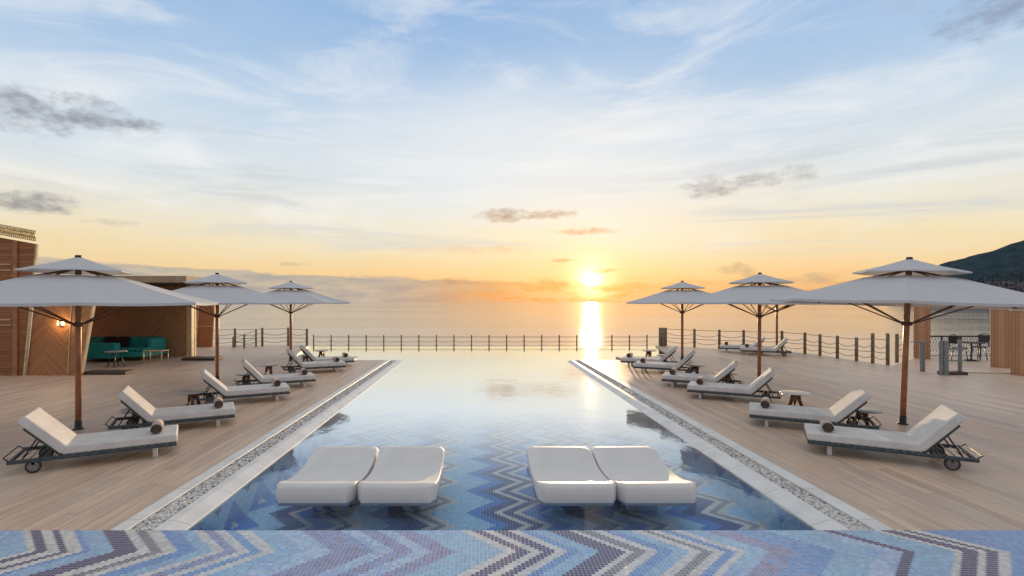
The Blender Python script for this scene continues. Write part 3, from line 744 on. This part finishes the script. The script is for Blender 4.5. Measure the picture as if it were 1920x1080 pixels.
# herringbone screen wall
sc = empty('screen_wall', (0, 0, 0), cat='wall', label='leaning herringbone timber wall carrying the small lit lamp')
b = MB(); b.prism([(PX(48, 702, Y1)[0], 0), (PX(150, 702, Y1)[0], 0), PX(180, 532, Y1), PX(66, 534, Y1)], Y1+.03, Y1+.09, 'y'); b.build('wall', M['herring'], sc)
tr = MB(); bar(tr, PX(151, 701.9, Y1), PX(181, 532, Y1), .05, Y1, Y1+.10); tr.build('edge_trim', M['trim'], sc)
tr = MB(); bar(tr, PX(126, 701.5, Y1), PX(135, 534, Y1), .022, Y1+.012, Y1+.028); tr.build('trim_line', M['trim'], sc)
lx, lz = PX(115, 606, Y1)
wl = empty('wall_lamp', (lx, Y1, lz), cat='lamp', label='small glowing brass lamp on the herringbone timber wall')
b = MB(); b.box(-.05, .05, -.055, .028, -.09, .09); b.build('housing', M['darkmetal'], wl, bevel=.008)
for s in (-1, 1):
    b = MB(); b.box(s*.075-.02, s*.075+.02, -.045, .015, -.07, .07); b.build('lamp_glass', M['glow'], wl, bevel=.006)
pl = bpy.data.lights.new('wall_lamp_light', 'POINT'); pl.energy = 9; pl.color = (1, .62, .25); pl.shadow_soft_size = .05
po = bpy.data.objects.new('wall_lamp_light', pl); COL.objects.link(po); po.location = (lx, Y1-.16, lz)

# open cabana behind
cb = empty('cabana', (-14, 20, 0), cat='cabana', label='open flat-roofed cabana with dark herringbone walls around the teal sofa')
def cbox(name, m, x0, x1, y0, y1, z0, z1, bevel=0): 
    b = MB(); b.box(x0+14, x1+14, y0-20, y1-20, z0, z1); return b.build(name, M[m], cb, bevel=bevel)
cbox('back_wall', 'herring_dark', -16.6, -12.2, 21.95, 22.05, 0, 2.98)
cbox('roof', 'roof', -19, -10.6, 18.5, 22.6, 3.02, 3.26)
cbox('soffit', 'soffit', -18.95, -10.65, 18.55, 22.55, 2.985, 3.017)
cbox('post', 'trim', -11.98, -11.78, 20.95, 21.15, 0, 2.98)
cbox('post', 'herring_dark', -17.0, -16.62, 21.95, 22.15, 0, 2.98)
# small slatted cabin beyond
sc2 = empty('slatted_cabin', (0, 0, 0), cat='cabin', label='small slatted orange-brown cabin seen behind the middle left parasol pole')
Y3 = 26.4
b = MB(); f3 = [PX(371, 650, Y3), PX(399, 650, Y3), PX(404, 560, Y3), PX(372, 560, Y3)]
b.add([(x, Y3, max(0, z)) for x, z in f3]+[(x-1.4, Y3+1.0, max(0, z)) for x, z in f3], [(0, 1, 2, 3), (7, 6, 5, 4), (1, 5, 6, 2), (0, 3, 7, 4), (3, 2, 6, 7), (0, 4, 5, 1)])
b.build('wall', M['vslats'], sc2)
for a, q in (((368, 652), (374.5, 560)), ((399.5, 652), (404, 560))):
    tr = MB(); bar(tr, PX(*a, Y3), PX(*q, Y3), .06, Y3-.08, Y3-.004); tr.build('edge_trim', M['trim'], sc2)
tr = MB(); bar(tr, PX(372, 612, Y3), PX(402, 612, Y3), .035, Y3-.05, Y3-.004); tr.build('cross_trim', M['trim'], sc2)
# dark plinths
for (x0, x1, y0, y1, lab) in ((-12.62, -11.25, 16.25, 16.75, 'dark low timber step beside the leaning herringbone wall'), (-11.75, -10.45, 20.2, 20.9, 'dark low timber step at the foot of the pale cabana post')):
    b = MB(); b.box(x0, x1, y0, y1, 0, .10); tag(b.build('timber_step', M['soffit'], bevel=.01), lab, 'step')
# teal sofa
so3 = empty('corner_sofa', (-13.8, 20.4, 0), cat='sofa', label='teal upholstered corner sofa inside the cabana')
def sbox(name, m, x0, x1, y0, y1, z0, z1, bv=.05):
    b = MB(); b.box(x0+13.8, x1+13.8, y0-20.4, y1-20.4, z0, z1); return b.build(name, M[m], so3, bevel=bv, seg=4)
sbox('base', 'teal', -16.0, -13.22, 20.05, 21.35, .14, .40)
sbox('seat_cushion', 'teal', -14.1, -13.1, 20.0, 21.2, .402, .50)
sbox('backrest', 'teal', -16.3, -13.4, 21.36, 21.6, .14, .86)
sbox('side_back', 'teal', -15.15, -13.9, 19.55, 19.85, .14, .74)
sbox('chaise', 'teal', -15.1, -14.12, 19.86, 21.3, .12, .46)
sbox('armrest', 'teal', -13.39, -13.2, 20.6, 21.6, .14, .84)
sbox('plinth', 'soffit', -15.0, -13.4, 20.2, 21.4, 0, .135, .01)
for (x, y, a, lab) in ((-15.3, 21.15, 8, 'maroon cushion at the left on the teal sofa back'), (-14.75, 21.18, -5, 'maroon cushion at the right on the teal sofa back')):
    b = MB(); b.box(-.25, .25, -.07, .07, 0, .42); o = tag(b.build('throw_cushion', M['cushion'], bevel=.06, seg=4), lab, 'cushion', 'dark cushions on the teal sofa'); o.location = (x, y, .47); o.rotation_euler = (R(-12), 0, R(a))
ct = empty('coffee_table', (-12.95, 18.25, 0), cat='table', label='small round grey table on splayed dark legs before the teal sofa')
b = MB(); b.lathe([(0, .54), (.32, .54), (.335, .555), (.32, .57), (0, .57)], 30); b.build('table_top', M['tabletop'], ct)
for k in range(4):
    a = k*1.571+.4; b = MB(); b.tube([(.10*math.cos(a), .10*math.sin(a), .545), (.27*math.cos(a), .27*math.sin(a), 0)], .017, 6); b.build('leg', M['darkmetal'], ct)
wt_ = empty('wire_table', (-12.32, 19.5, 0), cat='table', label='gold wire-framed rectangular table at the right end of the teal sofa')
b = MB(); b.box(-.36, .36, -.22, .22, .46, .48); b.build('table_top', M['gold'], wt_)
for sx in (-1, 1):
    for sy in (-1, 1):
        b = MB(); b.tube([(sx*.34, sy*.20, .461), (sx*.34, sy*.20, 0)], .012, 6); b.build('leg', M['gold'], wt_)
b = MB()
for k in range(11):
    x = -.30+k*.06; b.tube([(x, -.20, .461), (x, -.20, .03)], .004, 4)
b.tube([(-.34, -.2, .03), (.34, -.2, .03)], .006, 5); b.build('wire_panel', M['gold'], wt_)

# ------------------------------------------------------------------ right side: pillars, railing, gate, bistro
for (x0, x1, y0, y1, h, lab) in ((17.96, 18.33, 20.8, 21.2, 2.35, 'timber-clad pillar left of the dark railing, behind the large right parasol pole'),
                                 (18.3, 18.62, 17.95, 18.35, 2.04, 'timber-clad pillar at the right end of the dark railing'),
                                 (17.0, 17.5, 16.0, 16.4, 2.02, 'broad pale timber pillar at the right edge of the deck')):
    b = MB(); b.box(0, x1-x0, 0, y1-y0, 0, h); r_ = b.build('timber_pillar', M['pillarwood'], bevel=.01); r_.location = (x0, y0, 0); tag(r_, lab, 'pillar', 'timber pillars by the terrace')
    b = MB(); b.box(-.02, x1-x0+.02, -.02, y1-y0+.02, h+.001, h+.05); b.build('capital', M['trim'], r_)
ra = empty('railing', (18.4, 21.3, 0), cat='railing', label='dark metal railing with curled infill behind the bistro table')
b = MB(); b.box(0, 3.4, -.03, .03, .86, .92); b.build('handrail', M['soffit'], ra)
b = MB(); b.box(0, 3.4, -.02, .02, .06, .09); b.build('bottom_rail', M['soffit'], ra)
for k in range(5):
    b = MB(); b.box(k*.8, k*.8+.05, -.025, .025, 0, .86); b.build('baluster', M['darkmetal'], ra)
b = MB()
for k in range(28):
    x = .06+k*.12; b.tube([(x, 0, .09), (x+.09, 0, .28), (x-.02, 0, .48), (x+.08, 0, .66), (x, 0, .86)], .009, 5)
b.build('infill', M['darkmetal'], ra)
bt = empty('bistro_table', (19.4, 20.2, 0), cat='table', label='round dark bistro table on a pedestal in front of the railing')
b = MB(); b.lathe([(0, .70), (.40, .70), (.42, .72), (.40, .74), (0, .74)], 28); b.build('table_top', M['soffit'], bt)
b = MB(); b.lathe([(.03, .70), (.03, .06), (.22, .03), (.24, 0), (0, 0)], 16); b.build('pedestal', M['darkmetal'], bt)
def bistro_chair():
    r_ = empty('bistro_chair', cat='chair', group='dark bistro chairs around the round table')
    b = MB(); b.lathe([(0, .44), (.20, .44), (.21, .455), (.20, .47), (0, .47)], 20); b.build('seat', M['soffit'], r_)
    for k in range(4):
        a = k*1.571+.785; b = MB(); b.tube([(.15*math.cos(a), .15*math.sin(a), .44), (.21*math.cos(a), .21*math.sin(a), 0)], .014, 6); b.build('leg', M['darkmetal'], r_)
    b = MB(); b.tube([(-.17, .16, .46), (-.18, .22, .85), (0, .24, .92), (.18, .22, .85), (.17, .16, .46)], .014, 6)
    b.add([(-.15, .17, .60), (.15, .17, .60), (.16, .225, .86), (-.16, .225, .86), (-.15, .19, .60), (.15, .19, .60), (.16, .245, .86), (-.16, .245, .86)], [(0, 1, 2, 3), (7, 6, 5, 4), (0, 4, 5, 1), (1, 5, 6, 2), (2, 6, 7, 3), (3, 7, 4, 0)])
    b.build('backrest', M['darkmetal'], r_); return r_
ch = bistro_chair(); ch.location = (18.75, 20.0, 0); ch.rotation_euler.z = R(95); ch['label'] = 'dark bistro chair left of the round bistro table'
ch.scale = (1.15,)*3; ch2 = copy_tree(ch); ch2.location = (20.0, 20.5, 0); ch2.rotation_euler.z = R(-80); ch2['label'] = 'dark bistro chair right of the round bistro table'
gt = empty('metal_gate', (14.6, 16.2, 0), cat='gate', label='grey steel gate frame with rails on the right deck before the terrace')
for (x, y, h, w_) in ((0, 0, 1.10, .035), (.14, 0.02, 1.10, .07), (.88, .3, 1.10, .04), (.15, .85, 1.0, .05)):
    b = MB(); b.box(x-w_, x+w_, y-w_, y+w_, 0, h); b.build('post', M['steel'], gt, bevel=.006)
b = MB(); b.box(.21, .84, .1, .16, .78, .84); b.box(.21, .84, .1, .16, .42, .46); b.build('cross_bar', M['steel'], gt)
b = MB(); b.box(.2, .86, .0, .36, .0, .09); b.build('base_plate', M['soffit'], gt)
b = MB(); b.tube([(-.25, .85, .985), (.35, .85, .985)], .014, 6); b.build('handrail', M['steel'], gt)
# low step edge of the terrace on the right
b = MB(); b.prism([(15.2, 16.75), (34, 13.8), (34, 14.02), (15.2, 16.9)], .004, .03); struct('step_edge', b, M['trim'])
